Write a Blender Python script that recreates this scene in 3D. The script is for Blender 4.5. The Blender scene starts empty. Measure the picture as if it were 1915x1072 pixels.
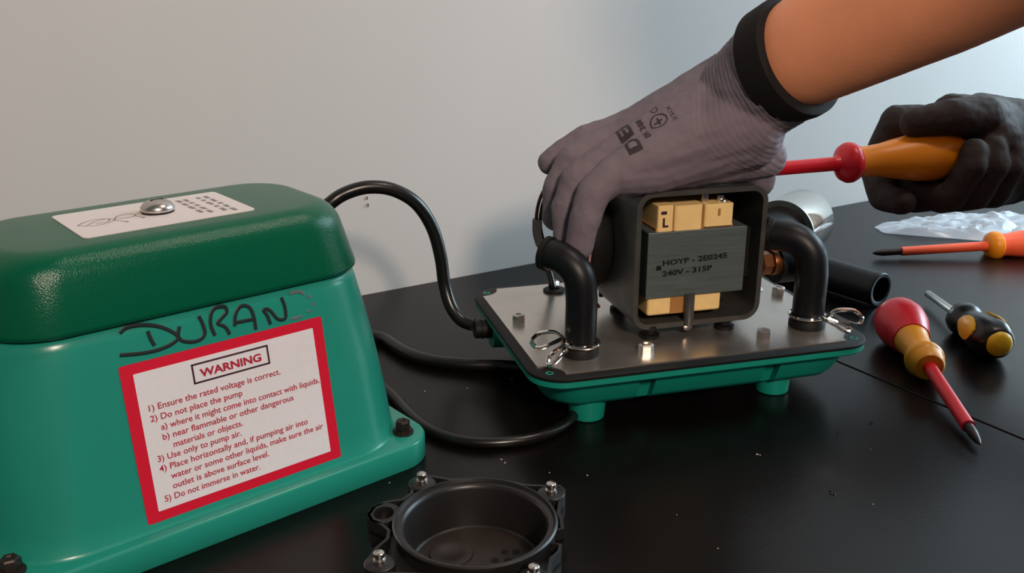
import bpy, bmesh, math, random
from mathutils import Vector, Matrix
from mathutils.bvhtree import BVHTree
random.seed(7)
PI = math.pi
SC = bpy.context.scene
COL = SC.collection

# ------------------------------------------------------------------ camera
cam_d = bpy.data.cameras.new('camera')
cam = bpy.data.objects.new('camera', cam_d)
COL.objects.link(cam)
cam.location = (0, 0, 0.27)
cam.rotation_euler = (math.radians(90 - 18.70), 0, 0)
cam_d.sensor_width = 36.0
cam_d.lens = 1790.0 / 1915.0 * 36.0
cam_d.clip_start = 0.01
SC.camera = cam

# ------------------------------------------------------------------ world, lights, exposure
W = bpy.data.worlds.new('room_ambient')
SC.world = W
W.use_nodes = True
bg = W.node_tree.nodes['Background']
bg.inputs[0].default_value = (0.80, 0.86, 0.95, 1)
bg.inputs[1].default_value = 0.10

def area(name, loc, target, sx, sy, power, col):
    d = bpy.data.lights.new(name, 'AREA')
    d.shape = 'RECTANGLE'; d.size = sx; d.size_y = sy
    d.energy = power; d.color = col
    o = bpy.data.objects.new(name, d); COL.objects.link(o)
    o.location = loc
    o.rotation_euler = (Vector(target) - Vector(loc)).to_track_quat('-Z', 'Y').to_euler()
    return o
WIN = area('window_daylight', (1.33, 1.06, 0.57), (0.55, 0.75, 0.12), 0.82, 0.98, 39, (0.63, 0.855, 1.0))
LMP = area('room_lamp_light', (0.52, -1.20, 1.20), (-0.1, 0.6, 0.1), 0.24, 0.24, 29, (1.0, 0.80, 0.66))
LMP2 = area('ceiling_lamp_light', (0.70, 0.45, 1.70), (0.2, 0.55, 0.0), 0.14, 0.14, 6.5, (1.0, 0.84, 0.72))
SC.view_settings.view_transform = 'Standard'
SC.view_settings.look = 'None'
SC.view_settings.exposure = 0.0
SC.view_settings.gamma = 1.0
SC.view_settings.use_curve_mapping = False

# ------------------------------------------------------------------ materials
def srgb(r, g, b):
    def f(c):
        c /= 255.0
        return c / 12.92 if c <= 0.04045 else ((c + 0.055) / 1.055) ** 2.4
    return (f(r), f(g), f(b), 1)
def mat(name, col, rough=0.5, metal=0.0, spec=0.5, noise=0.0, nscale=40.0, bump=0.0, bscale=300.0, coat=0.0, stretch=None, alpha=1.0):
    m = bpy.data.materials.new(name); m.use_nodes = True
    nt = m.node_tree; b = nt.nodes['Principled BSDF']
    b.inputs['Base Color'].default_value = col
    b.inputs['Roughness'].default_value = rough
    b.inputs['Metallic'].default_value = metal
    b.inputs['Specular IOR Level'].default_value = spec
    b.inputs['Coat Weight'].default_value = coat
    b.inputs['Alpha'].default_value = alpha
    if noise or bump:
        tc = nt.nodes.new('ShaderNodeTexCoord'); mp = nt.nodes.new('ShaderNodeMapping')
        nt.links.new(tc.outputs['Object'], mp.inputs[0])
        if stretch: mp.inputs['Scale'].default_value = stretch
    if noise:
        n = nt.nodes.new('ShaderNodeTexNoise'); n.inputs['Scale'].default_value = nscale; n.inputs['Detail'].default_value = 4
        nt.links.new(mp.outputs[0], n.inputs[0])
        mx = nt.nodes.new('ShaderNodeMix'); mx.data_type = 'RGBA'
        mx.inputs[6].default_value = tuple(c * (1 - noise) for c in col[:3]) + (1,)
        mx.inputs[7].default_value = tuple(min(1, c * (1 + noise)) for c in col[:3]) + (1,)
        nt.links.new(n.outputs[0], mx.inputs[0]); nt.links.new(mx.outputs[2], b.inputs['Base Color'])
    if bump:
        n2 = nt.nodes.new('ShaderNodeTexNoise'); n2.inputs['Scale'].default_value = bscale; n2.inputs['Detail'].default_value = 3
        nt.links.new(mp.outputs[0], n2.inputs[0])
        bp = nt.nodes.new('ShaderNodeBump'); bp.inputs['Strength'].default_value = bump; bp.inputs['Distance'].default_value = 0.001
        nt.links.new(n2.outputs[0], bp.inputs['Height']); nt.links.new(bp.outputs[0], b.inputs['Normal'])
    return m
M = {}
M['wall'] = mat('wall_paint', (0.50, 0.48, 0.46, 1), 0.85, noise=0.025, nscale=3, bump=0.025, bscale=60, stretch=(5, 5, 0.6))
M['floor'] = mat('floor_boards', srgb(120, 100, 80), 0.5, noise=0.2, nscale=8)
M['table'] = mat('dark_wood', srgb(12, 8, 7), 0.29, spec=0.21, noise=0.25, nscale=18, bump=0.05, bscale=60, stretch=(1, 8, 8))
M['green'] = mat('green_plastic', srgb(32, 138, 121), 0.28, noise=0.05, nscale=60, bump=0.03, bscale=500)
M['lid'] = mat('dark_green_plastic', srgb(2, 86, 60), 0.20, spec=0.36, noise=0.08, nscale=500, bump=0.22, bscale=1500)
M['tray'] = mat('tray_green_plastic', srgb(16, 140, 122), 0.4, noise=0.05, nscale=60)
M['white_label'] = mat('white_sticker', srgb(222, 212, 208), 0.45)
M['red_label'] = mat('red_print', srgb(205, 14, 48), 0.45)
M['silver_label'] = mat('silver_foil', srgb(240, 240, 246), 0.30, metal=0.18, noise=0.04, nscale=300)
M['text_red'] = mat('crimson_ink', srgb(170, 22, 58), 0.5)
M['text_dark'] = mat('dark_ink', srgb(58, 22, 38), 0.5)
M['ink'] = mat('black_marker', srgb(16, 34, 34), 0.5)
M['ink_fade'] = mat('faded_marker', srgb(96, 104, 108), 0.5)
M['grey_ink'] = mat('grey_ink', srgb(122, 116, 116), 0.6)
M['black'] = mat('black_rubber', srgb(15, 16, 19), 0.42, spec=0.32, noise=0.1, nscale=80)
M['matte_black'] = mat('matte_black_rubber', srgb(14, 13, 13), 0.6, spec=0.3)
M['cord'] = mat('cord_rubber', srgb(17, 16, 16), 0.30, spec=0.5)
M['chamber'] = mat('black_moulded_plastic', srgb(27, 26, 26), 0.38, spec=0.45, noise=0.2, nscale=60)
M['chamber_floor'] = mat('dusty_black_plastic', srgb(40, 33, 30), 0.45, noise=0.5, nscale=70)
M['plate'] = mat('galvanised_steel', srgb(206, 198, 190), 0.28, metal=0.9, noise=0.06, nscale=120, bump=0.03, bscale=200)
M['steel'] = mat('zinc_steel', srgb(205, 200, 195), 0.28, metal=1.0, bump=0.05, bscale=300)
M['bolt_dark'] = mat('oxidised_steel', srgb(58, 48, 46), 0.45, metal=0.7, noise=0.3, nscale=300)
M['chrome'] = mat('chrome', srgb(228, 222, 214), 0.07, metal=1.0)
M['bracket'] = mat('worn_grey_steel', srgb(90, 89, 85), 0.42, metal=0.6, noise=0.45, nscale=70)
M['core'] = mat('laminated_core', srgb(96, 106, 106), 0.5, metal=0.45, noise=0.3, nscale=160, bump=0.25, bscale=250, stretch=(0.25, 1, 2))
M['bobbin'] = mat('cream_bobbin', srgb(244, 208, 140), 0.5, noise=0.12, nscale=90)
M['bobbin2'] = mat('tan_paper_tape', srgb(168, 118, 62), 0.55, noise=0.15, nscale=90)
M['brass'] = mat('brass', srgb(150, 98, 62), 0.35, metal=0.9)
M['glove'] = mat('grey_knit_glove', srgb(116, 106, 114), 0.75, spec=0.25, noise=0.10, nscale=50, bump=0.25, bscale=900)
M['glove_dark'] = mat('dark_glove', srgb(58, 50, 48), 0.75, spec=0.25, noise=0.15, nscale=50, bump=0.25, bscale=900)
M['cuff'] = mat('black_elastic', srgb(26, 24, 24), 0.8, spec=0.2)
M['glove_ink'] = mat('glove_print', srgb(44, 36, 38), 0.7)
M['skin'] = mat('skin', srgb(240, 158, 116), 0.55, spec=0.35, noise=0.10, nscale=45, bump=0.10, bscale=350)
M['skin'].node_tree.nodes['Principled BSDF'].inputs['Subsurface Weight'].default_value = 0.1
M['skin'].node_tree.nodes['Principled BSDF'].inputs['Subsurface Radius'].default_value = (0.006, 0.002, 0.001)
M['shirt'] = mat('navy_cotton', srgb(44, 48, 58), 0.9)
M['orange'] = mat('orange_plastic', srgb(252, 152, 22), 0.38)
M['amber'] = mat('amber_plastic', srgb(250, 166, 40), 0.38)
M['red'] = mat('red_plastic', srgb(226, 26, 44), 0.35)
M['coral'] = mat('coral_plastic', srgb(250, 98, 58), 0.4)
M['yellow'] = mat('yellow_plastic', srgb(252, 200, 34), 0.4)
M['black_handle'] = mat('black_handle_plastic', srgb(24, 26, 26), 0.35)
M['mark'] = mat('pencil_mark', srgb(110, 98, 92), 0.9)
M['wire_red'] = mat('brown_wire', srgb(96, 40, 36), 0.4)
M['connector'] = mat('grey_connector', srgb(120, 116, 110), 0.4)
M['crumb'] = mat('pale_crumbs', srgb(190, 180, 170), 0.8)
M['white_trim'] = mat('white_trim_paint', srgb(225, 222, 216), 0.5)
def bag_mat():
    m = bpy.data.materials.new('clear_plastic'); m.use_nodes = True
    nt = m.node_tree; b = nt.nodes['Principled BSDF']
    b.inputs['Base Color'].default_value = srgb(222, 228, 236)
    b.inputs['Roughness'].default_value = 0.22
    b.inputs['Alpha'].default_value = 0.52
    return m
M['bag'] = bag_mat()

# ------------------------------------------------------------------ mesh helpers
class G:
    def __init__(s): s.v = []; s.f = []
    def add(s, vs, fs):
        o = len(s.v); s.v += [tuple(v) for v in vs]; s.f += [tuple(i + o for i in f) for f in fs]; return s
    def merge(s, g): return s.add(g.v, g.f)
    def xf(s, fn):
        s.v = [tuple(fn(Vector(v))) for v in s.v]; return s
def mesh(g, name='m'):
    me = bpy.data.meshes.new(name); me.from_pydata(g.v, [], g.f); me.update(); return me
def put(name, me, m, parent=None, smooth=40, normals=True, bevel=0):
    if isinstance(me, G): me = mesh(me, name)
    if normals:
        bm = bmesh.new(); bm.from_mesh(me); bmesh.ops.recalc_face_normals(bm, faces=bm.faces)
        bm.to_mesh(me); bm.free()
    if smooth:
        me.shade_smooth()
        me.set_sharp_from_angle(angle=math.radians(smooth))
    o = bpy.data.objects.new(name, me); COL.objects.link(o)
    if not me.materials: me.materials.append(M[m] if isinstance(m, str) else m)
    if parent: o.parent = parent
    if bevel:
        b = o.modifiers.new('bevel', 'BEVEL'); b.width = bevel; b.segments = 2; b.limit_method = 'ANGLE'
    return o
def empty(name, loc=(0, 0, 0), rz=0):
    o = bpy.data.objects.new(name, None); COL.objects.link(o)
    o.location = loc; o.rotation_euler = (0, 0, rz); o.empty_display_size = 0.02
    return o
def tag(o, label, cat, group=None):
    o['label'] = label; o['category'] = cat
    if group: o['group'] = group
    return o
def struct(o): o['kind'] = 'structure'; return o

def loft(rings, cap0=True, cap1=True, closed=False):
    g = G(); n = len(rings[0])
    for r in rings: g.v += [tuple(p) for p in r]
    k = len(rings)
    for i in range(k if closed else k - 1):
        j = (i + 1) % k
        for q in range(n):
            g.f.append((i * n + q, i * n + (q + 1) % n, j * n + (q + 1) % n, j * n + q))
    if not closed:
        if cap0: g.f.append(tuple(range(n - 1, -1, -1)))
        if cap1: g.f.append(tuple((k - 1) * n + q for q in range(n)))
    return g
def rrect(hx, hy, r, z=0, n=8, cx=0, cy=0):
    r = min(r, hx * 0.999, hy * 0.999); out = []
    for (sx, sy, a0) in ((1, 1, 0), (-1, 1, PI / 2), (-1, -1, PI), (1, -1, 1.5 * PI)):
        for i in range(n + 1):
            a = a0 + PI / 2 * i / n
            out.append((cx + sx * (hx - r) + r * math.cos(a), cy + sy * (hy - r) + r * math.sin(a), z))
    return out
def box(x0, x1, y0, y1, z0, z1):
    g = G()
    g.v = [(x0, y0, z0), (x1, y0, z0), (x1, y1, z0), (x0, y1, z0), (x0, y0, z1), (x1, y0, z1), (x1, y1, z1), (x0, y1, z1)]
    g.f = [(0, 3, 2, 1), (4, 5, 6, 7), (0, 1, 5, 4), (1, 2, 6, 5), (2, 3, 7, 6), (3, 0, 4, 7)]
    return g
def rbox(x0, x1, y0, y1, z0, z1, r, n=5):       # box with rounded vertical edges
    cx, cy, hx, hy = (x0 + x1) / 2, (y0 + y1) / 2, (x1 - x0) / 2, (y1 - y0) / 2
    return loft([rrect(hx, hy, r, z0, n, cx, cy), rrect(hx, hy, r, z1, n, cx, cy)])
def frame_mat(p, d, up=(0, 0, 1)):
    d = Vector(d).normalized(); u = Vector(up)
    if abs(d.dot(u)) > 0.98: u = Vector((1, 0, 0))
    x = u.cross(d).normalized(); y = d.cross(x)
    m = Matrix((x, y, d)).transposed().to_4x4(); m.translation = Vector(p); return m
def lathe(prof, p=(0, 0, 0), d=(0, 0, 1), n=32, cap0=True, cap1=True, sx=1, sy=1):   # prof: (dist along axis, radius)
    mt = frame_mat(p, d); rings = []
    for (t, r) in prof:
        rings.append([mt @ Vector((sx * r * math.cos(2 * PI * i / n), sy * r * math.sin(2 * PI * i / n), t)) for i in range(n)])
    return loft(rings, cap0, cap1)
def catmull(pts, k=8):
    P = [Vector(p) for p in pts]; out = []
    for i in range(len(P) - 1):
        p0 = P[i - 1] if i else 2 * P[0] - P[1]; p1 = P[i]; p2 = P[i + 1]
        p3 = P[i + 2] if i + 2 < len(P) else 2 * P[-1] - P[-2]
        for j in range(k):
            t = j / k
            out.append(0.5 * ((2 * p1) + (-p0 + p2) * t + (2 * p0 - 5 * p1 + 4 * p2 - p3) * t * t + (-p0 + 3 * p1 - 3 * p2 + p3) * t ** 3))
    out.append(P[-1]); return out
def tube(pts, r, n=12, k=8, cap=True, smooth=True, flat=None):
    P = catmull(pts, k) if smooth and len(pts) > 2 else [Vector(p) for p in pts]
    R = (lambda i: r) if not isinstance(r, (list, tuple)) else (lambda i: _lerp(r, i / (len(P) - 1)))
    rings = []; t0 = (P[1] - P[0]).normalized()
    u = Vector((0, 0, 1)) if abs(t0.z) < 0.9 else Vector((1, 0, 0))
    x = (u - t0 * u.dot(t0)).normalized()
    for i, p in enumerate(P):
        t = (P[min(i + 1, len(P) - 1)] - P[max(i - 1, 0)]).normalized()
        x = (x - t * x.dot(t)).normalized(); y = t.cross(x)
        rings.append([p + (x * math.cos(2 * PI * q / n) + y * math.sin(2 * PI * q / n)) * R(i) for q in range(n)])
    return loft(rings, cap, cap)
def _lerp(a, t):
    s = t * (len(a) - 1); i = min(int(s), len(a) - 2); return a[i] + (a[i + 1] - a[i]) * (s - i)
def poly_prism(pts, z0, z1):
    return loft([[(x, y, z0) for x, y in pts], [(x, y, z1) for x, y in pts]])
def text_mesh(s, width=None, height=1.0, offset=0.0, align='LEFT', shear=0.0):
    cu = bpy.data.curves.new('t', 'FONT'); cu.body = s; cu.size = 1.0; cu.offset = offset; cu.align_x = 'LEFT'; cu.shear = shear
    cu.resolution_u = 3
    o = bpy.data.objects.new('t', cu); COL.objects.link(o)
    dg = bpy.context.evaluated_depsgraph_get(); dg.update()
    me = bpy.data.meshes.new_from_object(o.evaluated_get(dg))
    bpy.data.objects.remove(o); bpy.data.curves.remove(cu)
    g = G(); g.v = [tuple(v.co) for v in me.vertices]; g.f = [tuple(p.vertices) for p in me.polygons]
    bpy.data.meshes.remove(me)
    xs = [v[0] for v in g.v]; x0, x1 = min(xs), max(xs)
    sx = (width / (x1 - x0)) if width else height
    g.v = [((v[0] - x0) * sx, v[1] * height, 0) for v in g.v]
    return g
def capsules(chains, n=14):
    """closed overlapping tubes with ball joints, one chain = [(point, radius), ...]"""
    g = G()
    for ch in chains:
        for (p, r) in ch:
            p = Vector(p); m = 8
            rings = []
            for i in range(1, m):
                a = PI * i / m
                rings.append([p + Vector((r * math.sin(a) * math.cos(2 * PI * q / n), r * math.sin(a) * math.sin(2 * PI * q / n), -r * math.cos(a))) for q in range(n)])
            g.merge(loft(rings))
        for i in range(len(ch) - 1):
            (p, r), (q, s) = ch[i], ch[i + 1]
            p, q = Vector(p), Vector(q)
            if (q - p).length < 1e-6: continue
            g.merge(lathe([(0, r), ((q - p).length, s)], p, q - p, n))
    return g
def skin(g, voxel, it=6, fac=0.5):
    me = mesh(g, 'sk')
    bm = bmesh.new(); bm.from_mesh(me); bmesh.ops.recalc_face_normals(bm, faces=bm.faces); bm.to_mesh(me); bm.free()
    o = bpy.data.objects.new('sk', me); COL.objects.link(o)
    r = o.modifiers.new('r', 'REMESH'); r.mode = 'VOXEL'; r.voxel_size = voxel
    s = o.modifiers.new('s', 'SMOOTH'); s.iterations = it; s.factor = fac
    dg = bpy.context.evaluated_depsgraph_get(); dg.update()
    out = bpy.data.meshes.new_from_object(o.evaluated_get(dg))
    bpy.data.objects.remove(o); bpy.data.meshes.remove(me)
    return out

# ------------------------------------------------------------------ the room
YAW_W = math.radians(31.8)
WD = Vector((math.cos(YAW_W), math.sin(YAW_W), 0)); WN = Vector((math.sin(YAW_W), -math.cos(YAW_W), 0))   # along the wall / out from it
W0 = Vector((-0.1176, 0.7817, 0))
FLOOR_Z = -0.74
room = W0.copy()
def room_obj(name, g, m):
    o = put(name, g, m); o.location = W0; o.rotation_euler = (0, 0, YAW_W); return struct(o)
# room frame: x along the wall, y into the wall
RX = 1.34
wall_back = room_obj('wall_back', box(-2.2, RX, 0.002, 0.10, FLOOR_Z, 1.75), 'wall')
fl = room_obj('floor', box(-2.2, RX, -2.6, 0.10, FLOOR_Z - 0.05, FLOOR_Z), 'floor')
# right wall with a window opening (the daylight source)
wr = G()
wr.merge(box(RX, RX + 0.10, -2.6, -0.98, FLOOR_Z, 1.75)).merge(box(RX, RX + 0.10, -0.08, 0.10, FLOOR_Z, 1.75))
wr.merge(box(RX, RX + 0.10, -0.98, -0.08, FLOOR_Z, 0.04)).merge(box(RX, RX + 0.10, -0.98, -0.08, 1.10, 1.75))
wall_right = room_obj('wall_right', wr, 'wall')
wf = G()
for a in ((-0.98, -0.94, 0.04, 1.10), (-0.12, -0.08, 0.04, 1.10), (-0.94, -0.12, 0.04, 0.08), (-0.94, -0.12, 1.06, 1.10)):
    wf.merge(box(RX + 0.01, RX + 0.06, a[0], a[1], a[2], a[3]))
window_1 = room_obj('window_1', wf, 'white_trim')
put('glazing_bar', box(RX + 0.02, RX + 0.03, -0.545, -0.515, 0.08, 1.06), 'white_trim', window_1)
# daylight sits in the opening
WIN.location = W0 + WD * (RX + 0.045) + WN * 0.53 + Vector((0, 0, 0.57))
WIN.rotation_euler = (-WD).to_track_quat('-Z', 'Z').to_euler()
# tiny scuffs on the wall
def wall_pt(u, z): return (u, 0.0012, z)
for k, (u, z, h) in enumerate(((-0.0036, 0.0825, 0.0024), (-0.0030, 0.0762, 0.0026))):
    put('scuff_mark', box(u, u + 0.0009, 0.0008, 0.003, z, z + h), 'mark', wall_back, smooth=0)

# table
table = empty('table', W0, YAW_W)
table.location.z = FLOOR_Z
tag(table, 'dark brown wooden table with a leaf seam, standing against the wall', 'table')
TZ = -FLOOR_Z
S_X = 0.218
for (x0, x1) in ((-1.0, S_X - 0.0007), (S_X + 0.0007, 1.22)):
    put('tabletop_leaf', box(x0, x1, -0.66, 0.0, TZ - 0.03, TZ), 'table', table, bevel=0.0008)
for y in (-0.60, -0.05):
    put('apron', box(-0.92, 1.14, y - 0.01, y + 0.01, TZ - 0.10, TZ - 0.03), 'table', table)
for x in (-0.94, 1.16):
    for y in (-0.60, -0.05):
        put('leg', loft([rrect(0.022, 0.022, 0.004, 0, 3, x, y), rrect(0.03, 0.03, 0.004, TZ - 0.03, 3, x, y)]), 'table', table)

# ------------------------------------------------------------------ green pump cover
cover = empty('pump_cover', (-0.179, 0.471, 0), math.radians(40))
tag(cover, 'green plastic pump cover with dark green lid and red-bordered warning sticker', 'pump cover')
def body_half(z):                     # half length / half depth of the shell at height z
    t = (z - 0.0145) / 0.10
    return 0.1085 - 0.0145 * t + 0.0022 * math.sin(PI * t), 0.0665 - 0.0157 * t
rings = []
for (dz, grow) in ((0.0140, 0.0022), (0.0147, 0.0010), (0.0165, 0.0)):
    hx, hy = body_half(0.0145); rings.append(rrect(hx + grow, hy + grow, 0.038, dz, 12))
for i in range(1, 11):
    z = 0.0165 + (0.108 - 0.0165) * i / 10
    hx, hy = body_half(z); rings.append(rrect(hx, hy, 0.038 - 0.004 * i / 10, z, 12))
for (z, ins) in ((0.1108, 0.0004), (0.1128, 0.0014), (0.1138, 0.0030), (0.1140, 0.0060)):
    hx, hy = body_half(z); rings.append(rrect(hx - ins, hy - ins, 0.033, z, 12))
put('shell', loft(rings), 'green', cover, smooth=50)
fr = [rrect(0.1175, 0.0730, 0.021, 0.0, 10), rrect(0.1180, 0.0735, 0.0215, 0.0008, 10), rrect(0.1180, 0.0735, 0.0215, 0.0130, 10),
      rrect(0.1174, 0.0729, 0.021, 0.0141, 10), rrect(0.1162, 0.0717, 0.020, 0.0146, 10), rrect(0.10, 0.058, 0.02, 0.0150, 10)]
put('flange', loft(fr), 'green', cover, smooth=50)
# lid
lr = [rrect(0.0880, 0.0470, 0.030, 0.1145, 12), rrect(0.0936, 0.0522, 0.0305, 0.1145, 12), rrect(0.0944, 0.0530, 0.0310, 0.1152, 12), rrect(0.0944, 0.0530, 0.0310, 0.1170, 12), rrect(0.0893, 0.0479, 0.0285, 0.1370, 12)]
for i in range(1, 9):
    t = math.radians(14 + 76 * i / 8)
    ins = 0.0130 * (math.cos(math.radians(14)) - math.cos(t)); zz = 0.1370 + 0.0130 * (math.sin(t) - math.sin(math.radians(14))) / (1 - math.sin(math.radians(14)))
    lr.append(rrect(0.0893 - ins, 0.0479 - ins, 0.0285 - ins * 0.5, zz, 12))
lr.append(rrect(0.05, 0.02, 0.012, 0.1502, 12))
lid = put('lid', loft(lr), 'lid', cover, smooth=60)
# lid label, screw, printing
LZ = 0.1502
lab = put('lid_sticker', loft([rrect(0.0425, 0.0262, 0.003, LZ - 0.0005, 5, -0.002, -0.0005), rrect(0.0425, 0.0262, 0.003, LZ + 0.0003, 5, -0.002, -0.0005)]), 'white_label', lid)
lab['label'] = 'white instruction sticker on the lid'
pr = G()
for cx, w in ((0.0165, 0.028), (0.0205, 0.034), (0.0275, 0.034), (0.0318, 0.034)):
    y = 0.017
    while y > 0.017 - w:
        wl_ = random.choice((0.0045, 0.006, 0.0075))
        n = int(wl_ / 0.0010)
        for q in range(n):
            yy = y - q * 0.0010
            pr.merge(box(cx - 0.0011, cx + 0.0011, yy - 0.00024, yy + 0.00024, LZ + 0.00025, LZ + 0.00040))
            if random.random() < 0.8:
                s = random.choice((-0.0011, 0, 0.0011)); pr.merge(box(cx + s - 0.0002, cx + s + 0.0002, yy - 0.0007, yy + 0.0003, LZ + 0.00025, LZ + 0.00041))
        y -= wl_ + 0.0022
put('printed_lines', pr, 'grey_ink', lab, smooth=0)
sk = G()
def flat_stroke(pts, r, z, sy=0.25, k=6):
    t = tube([(x, y, 0) for x, y in pts], r, 6, k); t.xf(lambda v: Vector((v.x, v.y, z + v.z * sy))); return t
for s in ([(-.040, -.002), (-.034, .003), (-.028, .004), (-.022, -.001), (-.027, -.006), (-.034, -.007), (-.040, -.002)],
          [(-.036, -.004), (-.030, .001), (-.024, .002), (-.026, -.003), (-.032, -.004)],
          [(-.022, -.001), (-.019, .004), (-.013, .005), (-.011, .001), (-.015, -.002), (-.021, -.001)],
          [(-.023, -.003), (-.019, -.009)], [(-.012, .000), (-.010, -.006)], [(-.010, .002), (-.005, -.004)], [(-.010, .004), (-.006, .006)]):
    sk.merge(flat_stroke(s, 0.00042, LZ + 0.0003))
for (x, y) in ((-.019, -.0095), (-.010, -.0068), (-.0045, -.0045)):
    sk.merge(box(x - .0008, x + .0008, y - .0008, y + .0008, LZ + .0002, LZ + .0004))
put('printed_sketch', sk, 'grey_ink', lab, smooth=0)
scr = put('lid_screw', lathe([(0.0010, 0.0081), (0.0016, 0.0084), (0.0028, 0.0082), (0.0045, 0.0070), (0.0058, 0.0048), (0.0064, 0.0022), (0.0065, 0.0)][:-1] + [(0.0065, 0.0005)], (0, 0.0005, LZ + 0.0003), n=36), 'steel', lid)
scr['label'] = 'domed slotted steel screw'
put('rubber_washer', lathe([(0, 0.0080), (0.0013, 0.0080)], (0, 0.0005, LZ + 0.0002), n=36), 'matte_black', scr)
put('screw_slot', box(-0.0032, 0.0032, -0.0001, 0.0011, LZ + 0.0056, LZ + 0.0069), 'bolt_dark', scr).rotation_euler = (0, 0, 0)
# warning sticker on the sloping front face
zb, zt = 0.0185, 0.0955
pb = Vector((0, -body_half(zb)[1], zb)); pt = Vector((0, -body_half(zt)[1], zt))
EY = (pt - pb).normalized(); EX = Vector((1, 0, 0)); EN = EX.cross(EY)
LC = (pb + pt) / 2 + Vector((0.0065, 0, 0))
def on_face(x, y, n=0.0): return LC + EX * x + EY * y + EN * n
def lab_slab(hx, hy, r, n0, n1, cx=0, cy=0):
    return loft([[on_face(x, y, n0) for x, y, _ in rrect(hx, hy, r, 0, 3, cx, cy)], [on_face(x, y, n1) for x, y, _ in rrect(hx, hy, r, 0, 3, cx, cy)]])
wlab = put('warning_sticker', lab_slab(0.052, 0.039, 0.0012, -0.0004, 0.00025), 'red_label', cover, smooth=0)
wlab['label'] = 'silver warning sticker with red border and crimson text'
put('foil_panel', lab_slab(0.0462, 0.0340, 0.0004, 0.0, 0.00040), 'silver_label', wlab, smooth=0)
bx = G()
for (x0, x1, y0, y1) in ((-19.3, 20.4, 30.7, 31.6), (-19.3, 20.4, 21.6, 22.5), (-19.3, -18.4, 21.6, 31.6), (19.5, 20.4, 21.6, 31.6)):
    bx.merge(lab_slab((x1 - x0) / 2000, (y1 - y0) / 2000, 0.0001, 0.0002, 0.0005, (x0 + x1) / 2000, (y0 + y1) / 2000))
put('heading_frame', bx, 'text_dark', wlab, smooth=0)
def face_text(s, x, y, w, h, m, off=0.0, name='printed_text'):
    g = text_mesh(s, w / 1000, h / 1000, off); g.xf(lambda v: on_face(v.x + x / 1000, v.y + y / 1000, 0.00055))
    return put(name, g, m, wlab, smooth=0, normals=False)
face_text('WARNING', -15.7, 24.4, 31.8, 5.4, 'text_red', 0.035, 'heading_text')
for s, x, y, w in (('1) Ensure the rated voltage is correct.', -42.1, 14.9, 67.0), ('2) Do not place the pump', -42.3, 9.7, 45.8),
                   ('a) where it might come into contact with liquids.', -38.1, 4.6, 83.7), ('b) near flammable or other dangerous', -38.2, -0.4, 68.0),
                   ('materials or objects.', -33.9, -5.4, 35.0), ('3) Use only to pump air.', -42.4, -10.2, 42.0),
                   ('4) Place horizontally and, if pumping air into', -42.4, -15.2, 78.0), ('water or some other liquids, make sure the air', -37.7, -20.2, 81.6),
                   ('outlet is above surface level.', -37.7, -25.2, 49.7), ('5) Do not immerse in water.', -42.5, -30.3, 48.8)):
    face_text(s, x, y, w, 4.3, 'text_red', 0.012)
# handwriting above the sticker
ST = [[(-48.5, 54.3), (-45.0, 56.1), (-39.0, 55.9), (-32.2, 53.9), (-26.5, 50.5), (-22.9, 46.5), (-25.5, 43.9), (-32.1, 42.5), (-40.4, 42.7), (-50.2, 44.3)], [(-36.1, 52.3), (-35.3, 48.2), (-34.1, 44.8)],
      [(-21.3, 51.0), (-22.6, 47.0), (-21.2, 44.0), (-16.6, 42.2), (-12.2, 42.5), (-9.8, 45.2), (-10.3, 50.3), (-11.4, 53.7)],
      [(-5.1, 42.5), (-6.3, 47.8), (-5.4, 53.0), (-2.7, 55.8), (1.8, 55.4), (2.5, 52.5), (-0.8, 49.9), (-2.8, 48.1), (0.2, 45.8), (1.6, 43.3), (2.0, 41.2)],
      [(5.3, 44.7), (6.8, 50.5), (10.2, 53.7), (14.1, 52.4), (15.7, 47.5), (15.8, 40.4)], [(5.9, 46.3), (10.8, 46.1), (15.5, 45.9)],
      [(23.9, 41.2), (22.8, 46.1), (21.4, 49.2), (24.4, 48.6), (27.9, 43.3), (30.8, 42.1), (32.6, 43.4), (32.8, 48.6), (31.8, 53.4)]]
FD = [[(36.4, 54.5), (41.4, 54.4), (44.5, 52.6)], [(46.3, 51.4), (47.6, 49.6)], [(49.0, 47.0), (48.9, 45.2)], [(46.5, 43.6), (45, 42.6)], [(41.5, 41.4), (38, 41.2), (35.1, 41.4)]]
def hand_strokes(strokes, r):
    g = G()
    for s in strokes:
        t = tube([(x / 1000, y / 1000, 0) for x, y in s], r, 8, 8)
        t.xf(lambda v: on_face(v.x, v.y, 0.0001 + v.z * 0.22)); g.merge(t)
    return g
hw = put('handwritten_name', hand_strokes(ST, 0.00098), 'ink', cover, smooth=0); hw['label'] = 'black marker lettering reading DURAN'
hw2 = put('faded_letter', hand_strokes(FD, 0.0008), 'ink_fade', cover, smooth=0); hw2['label'] = 'faded last letter D in marker'
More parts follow.
